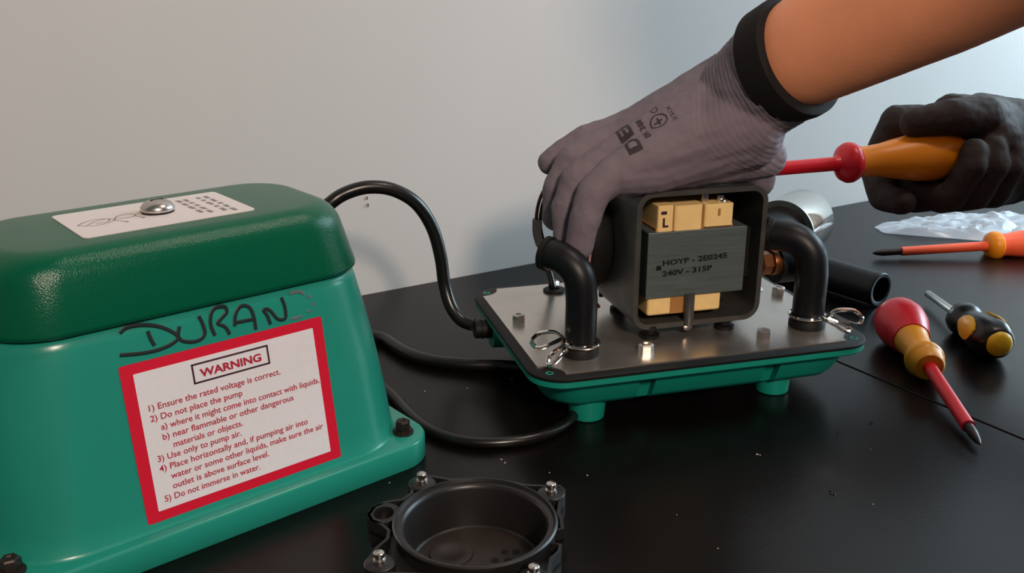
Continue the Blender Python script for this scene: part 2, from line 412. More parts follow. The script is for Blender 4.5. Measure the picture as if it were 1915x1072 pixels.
# flange bolts
def hexbolt_into(parent, x, y, z, s=1.0, m='bolt_dark', name='bolt', washer=True, rot=0.3):
    g = G()
    if washer: g.merge(lathe([(0, 0.0060), (0.0011, 0.0060), (0.0013, 0.0056)], (0, 0, 0), n=20)).merge(lathe([(0.0013, 0.0050), (0.0026, 0.0050)], n=20))
    z1 = 0.0026 if washer else 0.0
    n = 6
    prof = [(z1, 0.0042), (z1 + 0.0042, 0.0042), (z1 + 0.0050, 0.0035), (z1 + 0.0050, 0.0020), (z1 + 0.0042, 0.0016)]
    mt = Matrix.Rotation(rot, 4, 'Z')
    h = lathe(prof, n=n); h.xf(lambda v: mt @ v); g.merge(h)
    g.xf(lambda v: Vector((x, y, z)) + v * s)
    return put(name, g, m, parent, smooth=30)
for (x, y) in ((0.1035, -0.058), (-0.1035, -0.058), (0.1035, 0.058), (-0.1035, 0.058)):
    hexbolt_into(cover, x, y, 0.0147, 1.02)

# ------------------------------------------------------------------ opened pump on its base
BY = math.radians(15.7)
BO = Vector((0.104, 0.612, 0))
BA = Vector((math.cos(BY), math.sin(BY), 0)); BB = Vector((-math.sin(BY), math.cos(BY), 0))
def bw(a, b, z): return BO + BA * a + BB * b + Vector((0, 0, z))
pump = empty('air_pump', BO, BY)
tag(pump, 'opened air pump on a green tray, with steel plate, coil and two black hoses', 'air pump')
CYB = 0.0095
# tray: outer shell with rim
tr = [rrect(0.094, 0.066, 0.018, 0.0125, 10, 0, CYB), rrect(0.0985, 0.0705, 0.020, 0.0138, 10, 0, CYB), rrect(0.1015, 0.0735, 0.021, 0.0175, 10, 0, CYB),
      rrect(0.1075, 0.0795, 0.022, 0.0318, 10, 0, CYB), rrect(0.1135, 0.0855, 0.021, 0.0325, 10, 0, CYB), rrect(0.1143, 0.0863, 0.021, 0.0335, 10, 0, CYB),
      rrect(0.1143, 0.0863, 0.021, 0.0368, 10, 0, CYB)]
def recess_cut(g, cutters):                 # cut plain grooves into a solid
    o = bpy.data.objects.new('c0', mesh(g)); COL.objects.link(o)
    bm = bmesh.new(); bm.from_mesh(o.data); bmesh.ops.recalc_face_normals(bm, faces=bm.faces); bm.to_mesh(o.data); bm.free()
    tmp = []
    for c in cutters:
        q = bpy.data.objects.new('c1', mesh(c)); COL.objects.link(q); tmp.append(q)
        bm = bmesh.new(); bm.from_mesh(q.data); bmesh.ops.recalc_face_normals(bm, faces=bm.faces); bm.to_mesh(q.data); bm.free()
        m = o.modifiers.new('b', 'BOOLEAN'); m.operation = 'DIFFERENCE'; m.object = q; m.solver = 'EXACT'
    dg = bpy.context.evaluated_depsgraph_get(); dg.update()
    out = bpy.data.meshes.new_from_object(o.evaluated_get(dg))
    for q in tmp + [o]: bpy.data.objects.remove(q)
    return out
cuts = []
for a in (-0.0410, 0.0445):
    for sgn in (-1, 1):
        cuts.append(loft([[(a + dx, CYB + sgn * yy, 0.0100) for dx, yy in ((-0.0050, 0.0655), (0.0050, 0.0655), (0.0050, 0.095), (-0.0050, 0.095))],
                          [(a + dx, CYB + sgn * yy, 0.0316) for dx, yy in ((-0.0055, 0.0735), (0.0055, 0.0735), (0.0055, 0.095), (-0.0055, 0.095))]]))
tray = put('tray', recess_cut(loft(tr), cuts), 'tray', pump, smooth=35)
for (a, b) in ((-0.0730, -0.0490), (0.0590, -0.0455), (-0.0730, 0.066), (0.0590, 0.066)):
    put('foot', lathe([(0, 0.0102), (0.0008, 0.0110), (0.0150, 0.0122)], (a, b, 0), n=28), 'tray', tray)
# gasket with corner holes, plate with notched corners
HX, HY = 0.1035, 0.0755
gk = loft([rrect(0.1137, 0.0857, 0.0205, 0.0366, 10, 0, CYB), rrect(0.1147, 0.0867, 0.0215, 0.0374, 10, 0, CYB), rrect(0.1147, 0.0867, 0.0215, 0.0388, 10, 0, CYB), rrect(0.1135, 0.0855, 0.0205, 0.0396, 10, 0, CYB)])
gasket = put('gasket', gk, 'matte_black', pump, smooth=45)
for sx in (-1, 1):
    for sy in (-1, 1):
        put('hole_boss', lathe([(0, 0.0024), (0.0007, 0.0024), (0.0009, 0.0018), (0.0002, 0.0013)], (sx * HX, CYB + sy * HY, 0.0390), n=20), 'tray', gasket)
pl = []
px, py = 0.1085, 0.0800
for (sx, sy, seq) in ((1, 1, 0), (-1, 1, 1), (-1, -1, 0), (1, -1, 1)):
    arc = []
    for i in range(9):
        a = PI / 2 * i / 8
        rr = 0.0135
        arc.append((sx * (px - rr * math.cos(a) * 1.0 + 0.0), sy * (py - rr * math.sin(a))))
    # concave notch round the corner: from the side edge to the end edge
    arc = [(sx * px, sy * (py - 0.0135))] + [(sx * (px - 0.0135 * math.sin(PI / 2 * i / 8)), sy * (py - 0.0135 * math.cos(PI / 2 * i / 8))) for i in range(1, 8)] + [(sx * (px - 0.0135), sy * py)]
    if seq: arc = arc[::-1]
    pl += [(x, y + CYB) for x, y in arc]
plate = put('steel_plate', poly_prism(pl, 0.0394, 0.0406), 'plate', pump, smooth=0)
PZ = 0.0406
for (a, b, s) in ((-0.098, 0.019, 1.1), (-0.0365, -0.0534, 1.15), (0.046, -0.0515, 1.15), (0.0998, 0.0217, 1.15), (-0.052, 0.083, 0.9), (0.046, 0.066, 0.95)):
    hexbolt_into(plate, a, b, PZ, s, 'steel', 'plate_bolt', washer=False, rot=random.random())
put('vent_hole', lathe([(0, 0.0012), (0.0003, 0.0012)], (-0.096, 0.030, PZ - 0.0001), n=12), 'matte_black', plate)
put('grommet', lathe([(0, 0.0085), (0.0014, 0.0085), (0.0022, 0.0070), (0.0022, 0.0035), (0.0004, 0.003)], (-0.055, 0.0727, PZ), n=28), 'matte_black', plate)

# coil bracket: rolled steel ring standing on edge
def ring_profile(x0, x1, z0, z1, r, n=6):
    return [(p[0], p[1]) for p in rrect((x1 - x0) / 2, (z1 - z0) / 2, r, 0, n, (x0 + x1) / 2, (z0 + z1) / 2)]
FX0, FX1, FZ0, FZ1, FB0, FB1 = -0.0385, 0.0510, 0.0475, 0.1375, -0.0350, 0.0300
o_ = ring_profile(FX0, FX1, FZ0, FZ1, 0.011); i_ = ring_profile(FX0 + 0.0034, FX1 - 0.0034, FZ0 + 0.0034, FZ1 - 0.0034, 0.0078)
rg = loft([[(x, FB0, z) for x, z in o_], [(x, FB1, z) for x, z in o_], [(x, FB1, z) for x, z in i_], [(x, FB0, z) for x, z in i_]], closed=True)
coil = put('coil_bracket', rg, 'bracket', pump, smooth=35)
put('shade_backing', box(FX0 + 0.0015, FX1 - 0.0015, FB1 - 0.003, FB1 - 0.0005, FZ0 + 0.002, FZ1 - 0.002), 'matte_black', coil, smooth=0)  # added black sheet, stands in for the shade deep inside the bracket
core = put('laminated_core', box(-0.0300, 0.0380, -0.0345, 0.020, 0.0680, 0.1115), 'core', coil, smooth=0, bevel=0.0006)
core['label'] = 'grey steel coil core stamped with numbers'
put('core_shoulder', box(-0.0355, 0.0482, -0.022, 0.018, 0.073, 0.107), 'matte_black', coil, smooth=0)
# stamped characters
def stamp(s, a0, a1, z0, z1, h):
    g = text_mesh(s, math.hypot(a1 - a0, z1 - z0), h, 0.03); t = math.atan2(z1 - z0, a1 - a0)
    c, sn = math.cos(t), math.sin(t)
    g.xf(lambda v: Vector((a0 + v.x * c - v.y * sn, -0.03475, z0 + v.x * sn + v.y * c)))
    return put('stamped_number', g, 'matte_black', core, smooth=0, normals=False)
stamp('HOYP - 2E0245', -0.0195, 0.0250, 0.0896, 0.0915, 0.0048)
stamp('240V - 315P', -0.0195, 0.0150, 0.0826, 0.0840, 0.0048)
put('stamped_dot', box(-0.0237, -0.0205, -0.0348, -0.034, 0.0868, 0.0898), 'matte_black', core, smooth=0)
# bobbins
bt = put('upper_bobbin', rbox(-0.0125, 0.0065, -0.034, 0.016, 0.1115, 0.1275, 0.002), 'bobbin', coil); bt['label'] = 'cream moulded coil former, top'
put('bobbin_cheek', rbox(-0.0238, -0.0132, -0.0335, 0.016, 0.1105, 0.1280, 0.0015), 'bobbin', bt, bevel=0.0004)
put('bobbin_cheek', rbox(0.0078, 0.0275, -0.0342, 0.016, 0.1125, 0.1270, 0.0015), 'bobbin', bt, bevel=0.0004)
put('bobbin_base', box(-0.0245, 0.0285, -0.0325, 0.016, 0.1095, 0.1135), 'bobbin2', bt, smooth=0)
lt = text_mesh('L', None, 0.0080, 0.04); lt.xf(lambda v: Vector((-0.0205 + v.x, -0.0337, 0.1145 + v.y))); put('moulded_letter', lt, 'text_dark', bt, smooth=0, normals=False)
put('moulded_slot', box(0.0165, 0.0183, -0.0345, -0.033, 0.1195, 0.1240), 'bobbin2', bt, smooth=0)
put('moulded_slot', box(-0.0218, -0.0180, -0.0338, -0.033, 0.1225, 0.1245), 'text_dark', bt, smooth=0)
for (a, z0, z1) in ((0.0105, 0.127, 0.1325), (0.0215, 0.127, 0.131)):
    put('terminal', rbox(a - 0.0022, a + 0.0022, -0.028, -0.024, z0, z1, 0.0008), 'steel', bt, bevel=0.0003)
put('terminal_solder', lathe([(0, 0.0028), (0.0014, 0.0024), (0.0022, 0.001)], (0.0235, -0.028, 0.1268), n=12), 'steel', bt)
put('terminal_wire', tube([(0.0235, -0.027, 0.128), (0.019, -0.020, 0.133), (0.012, -0.010, 0.1345)], 0.0011, 8), 'connector', bt)
lb = put('lower_bobbin', rbox(-0.0275, 0.0240, -0.0325, 0.016, 0.0555, 0.0690, 0.002), 'bobbin', coil, bevel=0.0015); lb['label'] = 'cream moulded coil former, bottom'
put('tape_band', box(-0.0120, -0.0030, -0.0330, 0.016, 0.0562, 0.0690), 'bobbin2', lb, smooth=0)
put('clamp_post', lathe([(0, 0.0034), (0.0215, 0.0034)], (0.0005, -0.0345, 0.0480), n=16), 'bracket', coil)
put('bracket_screw', lathe([(0, 0.0032), (0.0016, 0.0030), (0.0022, 0.0015)], (0.0005, -0.0335, 0.0470), (0, -1, -0.3), n=14), 'steel', coil)
for (a, b) in ((-0.0242, -0.0298), (0.0301, -0.0280), (-0.0242, 0.022), (0.0301, 0.022)):
    put('rubber_mount', lathe([(0, 0.0066), (0.0022, 0.0066), (0.0030, 0.0042), (0.0050, 0.0042), (0.0058, 0.0060), (0.0088, 0.0056)], (a, b, PZ), n=22), 'matte_black', coil)
# diaphragms either side
dl = put('diaphragm', lathe([(0, 0.033), (0.004, 0.036), (0.014, 0.036), (0.017, 0.031), (0.017, 0.012), (0.021, 0.010), (0.021, 0.002)], (-0.0388, 0.034, 0.0930), (-1, 0, 0), n=48), 'matte_black', pump); dl['label'] = 'round black rubber diaphragm beside the coil'
dr = put('diaphragm', lathe([(0, 0.030), (0.004, 0.033), (0.011, 0.033), (0.013, 0.029), (0.013, 0.012), (0.015, 0.010), (0.015, 0.002)], (0.0512, 0.020, 0.0900), (1, 0, 0), n=48), 'matte_black', pump)
# brass nut and its black socket, small bolt on the bracket
nut = put('brass_nut', lathe([(0, 0.0070), (0.0010, 0.0082), (0.0075, 0.0082), (0.0085, 0.0070)], (0.0590, -0.0160, 0.0790), (1, 0, 0), n=6), 'brass', pump, smooth=20)
put('nut_collar', lathe([(0.0085, 0.0086), (0.0115, 0.0092), (0.014, 0.0086)], (0.0590, -0.0160, 0.0790), (1, 0, 0), n=24), 'brass', nut)
put('nut_stem', lathe([(-0.009, 0.0045), (0.0, 0.0045)], (0.0590, -0.0160, 0.0790), (1, 0, 0), n=16), 'brass', nut)
put('rubber_socket', lathe([(0.0135, 0.0135), (0.030, 0.0135)], (0.0590, -0.0130, 0.0770), (1, 0, 0), n=28), 'matte_black', nut)
hexb = put('side_bolt', lathe([(0, 0.0045), (0.004, 0.0045), (0.005, 0.003), (0.007, 0.002)], (0.0512, -0.024, 0.0635), (1, 0, 0), n=6), 'steel', coil, smooth=20)

# hose elbows
def elbow(pts, r, name, rim_d):
    e = put(name, tube(pts, r, 24, 10), 'black', pump, smooth=60)
    P = [Vector(p) for p in pts]
    put('hose_foot', lathe([(0, r + 0.0016), (0.0035, r + 0.0016), (0.0048, r + 0.0006), (0.0062, r + 0.0004)], P[0], (0, 0, 1), n=28), 'matte_black', e)
    d = (P[-1] - P[-2]).normalized()
    put('hose_rim', lathe([(-0.0030, r + 0.0002), (-0.0026, r + 0.0010), (0.0006, r + 0.0010), (0.0009, r - 0.0006), (0.0004, r - 0.0022), (-0.004, r - 0.003)], P[-1], d, n=28), 'matte_black', e)
    return e
eL = elbow([(-0.0767, -0.0446, PZ), (-0.0767, -0.0446, 0.062), (-0.0767, -0.0444, 0.078), (-0.0785, -0.0424, 0.0915), (-0.0850, -0.0352, 0.0995), (-0.0935, -0.0250, 0.1012)], 0.0098, 'hose_elbow', None)
eR = elbow([(0.0850, -0.0397, PZ), (0.0850, -0.0397, 0.062), (0.0850, -0.0393, 0.078), (0.0830, -0.0370, 0.0915), (0.0755, -0.0300, 0.0990), (0.0630, -0.0190, 0.1000)], 0.0104, 'hose_elbow', None)
eL['label'] = 'black rubber elbow bending away to the left'; eR['label'] = 'black rubber elbow bending towards the coil'
def clamp(c, r, e1, e2, parent, a0, a1):
    g = G(); z = c[2]
    ring = [(c[0] + r * math.cos(a0 + (a1 - a0) * i / 20), c[1] + r * math.sin(a0 + (a1 - a0) * i / 20), z + 0.002 * (i / 20 - 0.5)) for i in range(21)]
    g.merge(tube(e1[::-1] + ring + e2, 0.00135, 8, 4))
    return put('spring_clamp', g, 'chrome', parent)
CL = (-0.0767, -0.0446, PZ + 0.0075)
clamp(CL, 0.0112, [(-0.0880, -0.0425, 0.0515), (-0.0921, -0.0379, 0.054), (-0.1007, -0.0357, 0.053), (-0.1068, -0.0398, 0.051), (-0.1058, -0.0433, 0.048), (-0.1016, -0.0462, 0.048), (-0.0895, -0.0445, 0.0515)],
      [(-0.0880, -0.0478, 0.049), (-0.0961, -0.0555, 0.049), (-0.1014, -0.0585, 0.047), (-0.1032, -0.0621, 0.0440), (-0.1007, -0.0637, 0.0440), (-0.0880, -0.0520, 0.047)], eL, math.radians(165), math.radians(-160))
CR = (0.0850, -0.0397, PZ + 0.0075)
clamp(CR, 0.0118, [(0.0965, -0.0500, 0.052), (0.1010, -0.0510, 0.054), (0.1095, -0.0550, 0.054), (0.1120, -0.0600, 0.051), (0.1085, -0.0620, 0.047), (0.1010, -0.0595, 0.049), (0.0950, -0.0530, 0.052)],
      [(0.0880, -0.0530, 0.050), (0.0915, -0.0620, 0.048), (0.0965, -0.0665, 0.045), (0.1015, -0.0635, 0.045), (0.0985, -0.0575, 0.047), (0.0915, -0.0530, 0.050)], eR, math.radians(-35), math.radians(285))

# internal leads rising from the grommet to behind the hand
lead = [(-0.0560, 0.0735, 0.041), (-0.0600, 0.070, 0.055), (-0.0685, 0.064, 0.078), (-0.0735, 0.060, 0.098), (-0.0715, 0.056, 0.117), (-0.0640, 0.050, 0.1300), (-0.0540, 0.042, 0.1350)]
put('lead_wire', tube(lead, 0.0013, 8), 'wire_red', pump)
put('lead_wire', tube([(a + (0.0026 if 1 < i < 6 else 0.0005), b - 0.001, z - 0.0005) for i, (a, b, z) in enumerate(lead)], 0.0012, 8), 'cord', pump)
put('lead_sleeve', tube(lead[:4], 0.0027, 10), 'cord', pump)
put('lead_connector', tube([(-0.0690, 0.0636, 0.080), (-0.0722, 0.0610, 0.090), (-0.0728, 0.0598, 0.100)], 0.0036, 6), 'connector', pump)
put('lead_wire', tube([(-0.0500, -0.0050, 0.055), (-0.0620, -0.020, 0.070), (-0.0640, -0.022, 0.090), (-0.0560, -0.010, 0.112)], 0.0012, 8), 'wire_red', pump)
# cable gland and power cord
gl = put('cable_gland', lathe([(0, 0.0085), (0.006, 0.0085), (0.006, 0.0066), (0.012, 0.0066), (0.012, 0.0056), (0.0135, 0.0056), (0.0135, 0.0066), (0.0155, 0.0066), (0.0155, 0.0056), (0.017, 0.0056), (0.017, 0.0064), (0.020, 0.0060)], (-0.1030, 0.0430, 0.0275), (-1, 0, 0.05), n=24), 'matte_black', pump, smooth=30)
put('gland_boss', lathe([(-0.004, 0.0115), (0.0075, 0.0105)], (-0.1040, 0.0430, 0.0250), (-1, 0, 0), n=24), 'tray', gl)
def wl_pts(pts):            # world points into the pump's frame
    out = []
    for p in pts:
        d = Vector(p) - BO; out.append((d.dot(BA), d.dot(BB), p[2]))
    return out
cord1 = [(-0.0274, 0.632, 0.0273), (-0.0362, 0.635, 0.0302), (-0.0435, 0.64, 0.0389), (-0.0481, 0.645, 0.054), (-0.0503, 0.645, 0.0739), (-0.0557, 0.645, 0.0953), (-0.0658, 0.64, 0.1137), (-0.0806, 0.635, 0.1242), (-0.096, 0.63, 0.1272), (-0.1097, 0.625, 0.1247), (-0.1198, 0.62, 0.1193), (-0.1310, 0.617, 0.1080), (-0.1380, 0.618, 0.085), (-0.140, 0.622, 0.05), (-0.138, 0.632, 0.015), (-0.130, 0.650, 0.0052), (-0.115, 0.668, 0.0048)]
pc = put('power_cord', tube(wl_pts(cord1), 0.0046, 16, 8), 'cord', pump, smooth=60); pc['label'] = 'thick black cord arching up behind the green cover'
cord2 = [(-0.115, 0.668, 0.0048), (-0.0978, 0.6650, 0.0045), (-0.0872, 0.651, 0.0045), (-0.0737, 0.6338, 0.0045), (-0.0555, 0.6211, 0.0045), (-0.0326, 0.6145, 0.0045), (-0.0102, 0.6127, 0.0045), (0.0201, 0.6071, 0.0045), (0.06, 0.60, 0.0045)]
pc2 = put('power_cord', tube(wl_pts(cord2), 0.0044, 14, 8), 'cord', pump, smooth=60); pc2['label'] = 'black cord lying on the table between cover and tray'
cord3 = [(-0.130, 0.640, 0.0036), (-0.100, 0.600, 0.0036), (-0.078, 0.5673, 0.0034), (-0.0642, 0.54, 0.0034), (-0.0509, 0.5198, 0.0034), (-0.0372, 0.5082, 0.0034), (-0.0212, 0.5022, 0.0034), (-0.0024, 0.5028, 0.0034), (0.0167, 0.5102, 0.0034), (0.0318, 0.5255, 0.0034), (0.040, 0.5438, 0.0034), (0.042, 0.575, 0.0034)]
pc3 = put('power_cord', tube(wl_pts(cord3), 0.0034, 12, 8), 'cord', pump, smooth=60); pc3['label'] = 'thin black cord curving over the table below the tray'

# ------------------------------------------------------------------ chrome can and loose hose behind the pump
def can():
    near = Vector((0.2500, 0.8590, 0.0315)); d = Vector((math.cos(math.radians(55)), math.sin(math.radians(55)), 0))
    root = empty('chrome_can', (near.x, near.y, 0)); tag(root, 'shiny chrome cylinder lying behind the right hose elbow', 'metal cylinder')
    sh = lathe([(0.0, 0.0290), (0.0012, 0.0305), (0.060, 0.0305), (0.0635, 0.0295), (0.0655, 0.0270), (0.0655, 0.002)], (0, 0, 0.0315), d, n=64)
    put('shell', sh, 'chrome', root, smooth=50)
    put('rim_bead', lathe([(-0.0008, 0.0296), (-0.0008, 0.0312), (0.0010, 0.0312), (0.0010, 0.0300)], (0, 0, 0.0315), d, n=64), 'steel', root)
    put('rubber_plug', lathe([(-0.030, 0.0195), (-0.028, 0.0215), (-0.006, 0.0225), (0.001, 0.027)], (0, 0, 0.0315), d, n=48), 'matte_black', root)
can()
hose = empty('rubber_hose', (0.3011, 0.7494, 0)); tag(hose, 'short black rubber hose with open end, lying behind the tray', 'hose')
hd = Vector((0.2600, 0.8080, 0.0140)) - Vector((0.3040, 0.7460, 0.0140)); hl = hd.length + 0.03; hd.normalize()
hp = Vector((0.3040, 0.7460, 0.0145)) - Vector((0.3011, 0.7494, 0))
put('tube_wall', lathe([(0.03, 0.0105), (0.0004, 0.0105), (0, 0.0112), (0, 0.0136), (0.0006, 0.0142), (0.006, 0.0142), (0.007, 0.0138), (hl, 0.0138)], hp, hd, n=36, cap0=True), 'black', hose)

# ------------------------------------------------------------------ screwdrivers
def driver_parts(root, p, d, parts, n=28):
    d = Vector(d).normalized(); p = Vector(p) - Vector(root.location)
    last = None
    for (name, prof, m, par) in parts:
        o = put(name, lathe(prof, p, d, n), m, last if par else root, smooth=40)
        if not par: last = o
# red and yellow driver, tip towards the viewer
p0 = Vector((0.2890, 0.6800, 0.0190)); p1 = Vector((0.2725, 0.4985, 0.0042)); dd = p1 - p0; LL = dd.length
s1 = empty('screwdriver', (0.2868, 0.66, 0)); tag(s1, 'screwdriver with red bulb handle, yellow neck and red insulated shaft', 'screwdriver')
driver_parts(s1, p0, dd, [
    ('grip', [(0, 0.004), (0.0012, 0.0095), (0.004, 0.0135), (0.009, 0.0168), (0.017, 0.0184), (0.026, 0.0180), (0.036, 0.0155), (0.046, 0.0128)], 'red', 0),
    ('neck', [(0.0380, 0.0120), (0.0385, 0.0134), (0.044, 0.0124), (0.052, 0.0108), (0.062, 0.0098), (0.070, 0.0098), (0.073, 0.0108)], 'amber', 0),
    ('collar', [(0.072, 0.0108), (0.0735, 0.0128), (0.0775, 0.0132), (0.0790, 0.0122), (0.0800, 0.0116), (0.0860, 0.0108), (0.0880, 0.0092), (0.0882, 0.004)], 'amber', 1),
    ('shaft', [(0.086, 0.0046), (0.090, 0.0044), (LL - 0.020, 0.0042), (LL - 0.0195, 0.0032)], 'red', 0),
    ('tip', [(LL - 0.022, 0.0030), (LL - 0.012, 0.0030), (LL - 0.004, 0.0020), (LL, 0.0006)], 'bolt_dark', 0)])
# stubby black and yellow driver
s2 = empty('screwdriver', (0.342, 0.66, 0)); tag(s2, 'stubby black screwdriver with yellow inserts and bright bare shaft', 'screwdriver')
q0 = Vector((0.3440, 0.6265, 0.0150)); q1 = Vector((0.3474, 0.7560, 0.0080)); qd = (q1 - q0); QL = qd.length; qd.normalize()
prof = [(0.0, 0.0090), (0.002, 0.0115), (0.008, 0.0138), (0.020, 0.0148), (0.032, 0.0138), (0.042, 0.0110), (0.047, 0.0100), (0.050, 0.0112), (0.053, 0.0128), (0.061, 0.0130), (0.0622, 0.0120), (0.0625, 0.004)]
mt = frame_mat(q0 - Vector(s2.location), qd)
rings = []
for (t, r) in prof:                                        # lobed handle
    ring = []
    for i in range(36):
        a = 2 * PI * i / 36
        rr = r * (1 + 0.05 * math.cos(6 * a) * (1 if 0.005 < t < 0.045 else 0.3))
        ring.append(mt @ Vector((rr * math.cos(a), rr * math.sin(a), t)))
    rings.append(ring)
grip = put('grip', loft(rings), 'black_handle', s2, smooth=45)
put('end_cap', lathe([(-0.0035, 0.002), (-0.0030, 0.0062), (-0.0012, 0.0086), (0.001, 0.0096)], q0 - Vector(s2.location), qd, n=28), 'yellow', s2)
def patch(t0, t1, ang, half, lift=0.0006):
    rings = []
    for k in range(9):
        t = t0 + (t1 - t0) * k / 8; u = 2 * k / 8 - 1
        w = half * math.sqrt(max(0.04, 1 - u * u)) * (1.15 - 0.3 * k / 8)
        r = 0
        for j in range(len(prof) - 1):
            if prof[j][0] <= t <= prof[j + 1][0]:
                r = prof[j][1] + (prof[j + 1][1] - prof[j][1]) * (t - prof[j][0]) / (prof[j + 1][0] - prof[j][0])
        o_ = [mt @ Vector(((r * 1.045 + lift) * math.cos(ang + w * s / 3), (r * 1.045 + lift) * math.sin(ang + w * s / 3), t)) for s in range(-3, 4)]
        i_ = [mt @ Vector(((r * 0.9) * math.cos(ang + w * s / 3), (r * 0.9) * math.sin(ang + w * s / 3), t)) for s in range(3, -4, -1)]
        rings.append(o_ + i_)
    return loft(rings)
STUB_ANG = [math.radians(a) for a in (18, 138, 258)]
for a in STUB_ANG:
    put('inlay', patch(0.013, 0.044, a, 0.60), 'yellow', grip)
put('shaft', lathe([(0.060, 0.0030), (QL - 0.001, 0.0030), (QL, 0.0024)], q0 - Vector(s2.location), qd, n=18), 'steel', s2)
# coral-orange driver with a black tip
r0 = Vector((0.5600, 0.8960, 0.0150)); r1 = Vector((0.3474, 0.8830, 0.0050)); rd = (r1 - r0); RL = rd.length
s3 = empty('screwdriver', (0.46, 0.89, 0)); tag(s3, 'coral orange insulated screwdriver with blackened cross tip lying by the plastic bag', 'screwdriver')
driver_parts(s3, r0, rd, [
    ('grip', [(0, 0.006), (0.003, 0.0125), (0.012, 0.0150), (0.040, 0.0150), (0.070, 0.0128), (0.082, 0.0110), (0.090, 0.0112)], 'coral', 0),
    ('collar', [(0.088, 0.0112), (0.090, 0.0135), (0.095, 0.0138), (0.099, 0.0120), (0.101, 0.0090), (0.1015, 0.004)], 'orange', 1),
    ('shaft', [(0.100, 0.0046), (RL - 0.028, 0.0043), (RL - 0.0275, 0.0036)], 'coral', 0),
    ('tip', [(RL - 0.030, 0.0033), (RL - 0.009, 0.0033), (RL - 0.003, 0.0020), (RL, 0.0008)], 'bolt_dark', 0)])
# driver in the right hand, turned along the pump's length
SB, SZ = 0.045, 0.1280
h0 = bw(0.262, SB, SZ + 0.0040); h1 = bw(0.045, SB, SZ - 0.0005); hd_ = h1 - h0; HL = hd_.length
s4 = empty('screwdriver', (h0.x, h0.y, h0.z)); tag(s4, 'orange-handled screwdriver with red flange held in the dark gloved hand', 'screwdriver')
driver_parts(s4, h0, hd_, [
    ('grip', [(0, 0.008), (0.003, 0.0135), (0.012, 0.0176), (0.026, 0.0190), (0.042, 0.0180), (0.058, 0.0152), (0.072, 0.0124), (0.084, 0.0112), (0.095, 0.0116)], 'orange', 0),
    ('flange', [(0.092, 0.0108), (0.0945, 0.0138), (0.0975, 0.0150), (0.1005, 0.0150), (0.1040, 0.0132), (0.1065, 0.0090), (0.1085, 0.0060), (0.112, 0.0052)], 'red', 0),
    ('shaft', [(0.108, 0.0052), (HL - 0.020, 0.0048), (HL - 0.0195, 0.0030)], 'red', 0),
    ('tip', [(HL - 0.021, 0.0028), (HL - 0.002, 0.0028), (HL, 0.0020)], 'steel', 0)])

# ------------------------------------------------------------------ black diaphragm chamber in the foreground
ch = empty('diaphragm_chamber', (-0.0167, 0.378, 0), math.radians(-7.5))
tag(ch, 'round black plastic pump chamber with four steel studs, open side up', 'pump chamber')
OUT = [(38, 30), (39, 36), (36, 40), (29, 39), (20, 38.5), (10, 40.5), (0, 41.5), (-10, 40.5), (-20, 39), (-26, 40), (-33, 41), (-38, 38), (-39, 32), (-37, 26), (-40, 20), (-47, 17), (-52, 12), (-53, 4), (-50, -1), (-44, -4), (-40, -8), (-39, -14), (-42, -22), (-43, -30), (-41, -37), (-35, -41), (-28, -40), (-15, -39), (0, -41), (15, -39), (24, -40), (31, -41), (36, -38), (38, -30), (38, -20), (41, -14), (41, -8), (37, -8), (37, 2), (41, 4), (40, 12), (38, 18)]
OUT = [(x * 0.98 / 1000, y * (1.06 if y > 30 else 0.98) / 1000) for x, y in OUT]
# deck = annulus between outline and the cup wall
def annulus(outline, r, z0, z1):
    g = G(); n = len(outline)
    ins = []
    for (x, y) in outline:
        a = math.atan2(y, x); ins.append((r * math.cos(a), r * math.sin(a)))
    return loft([[(x, y, z0) for x, y in outline], [(x, y, z1) for x, y in outline], [(x, y, z1) for x, y in ins], [(x, y, z0) for x, y in ins]], closed=True)
put('deck', annulus(OUT, 0.034, 0.0185, 0.0210), 'chamber', ch, smooth=30)
lipo = [(x, y) for x, y in OUT]; lipi = []
for i, (x, y) in enumerate(OUT):
    a = Vector(OUT[i - 1]); b = Vector(OUT[(i + 1) % len(OUT)]); t = (b - a).normalized(); nrm = Vector((-t.y, t.x))
    lipi.append((x + nrm.x * 0.0016, y + nrm.y * 0.0016))
put('edge_lip', loft([[(x, y, 0.012) for x, y in lipo], [(x, y, 0.0262) for x, y in lipo], [(x, y, 0.0262) for x, y in lipi], [(x, y, 0.012) for x, y in lipi]], closed=True), 'chamber', ch, smooth=30)
cup = [(0.0, 0.0330), (0.0, 0.0340), (0.0285, 0.0362), (0.0285, 0.0374), (0.0300, 0.0376), (0.0306, 0.0368), (0.0306, 0.0362), (0.0290, 0.0356), (0.0288, 0.0335), (0.0282, 0.0328), (0.0268, 0.0323), (0.0080, 0.0300), (0.0070, 0.0288)]
put('cup', lathe(cup, n=72, cap0=True, cap1=True), 'chamber', ch, smooth=35)
fl_ = put('cup_floor', lathe([(0.0069, 0.0294), (0.0073, 0.0290)], n=64), 'chamber_floor', ch)
put('valve_disc', lathe([(0, 0.0105), (0.0010, 0.0100), (0.0012, 0.0060), (0.0006, 0.0050)], (-0.0125, 0.0050, 0.0072), n=36), 'chamber_floor', fl_)
for (x, y) in ((0.0120, 0.0100), (0.0172, 0.0108), (0.0085, 0.0030), (0.0145, 0.0038)):
    put('port', lathe([(0, 0.0018), (0.0002, 0.0018)], (x, y, 0.0073), n=16), 'matte_black', fl_)
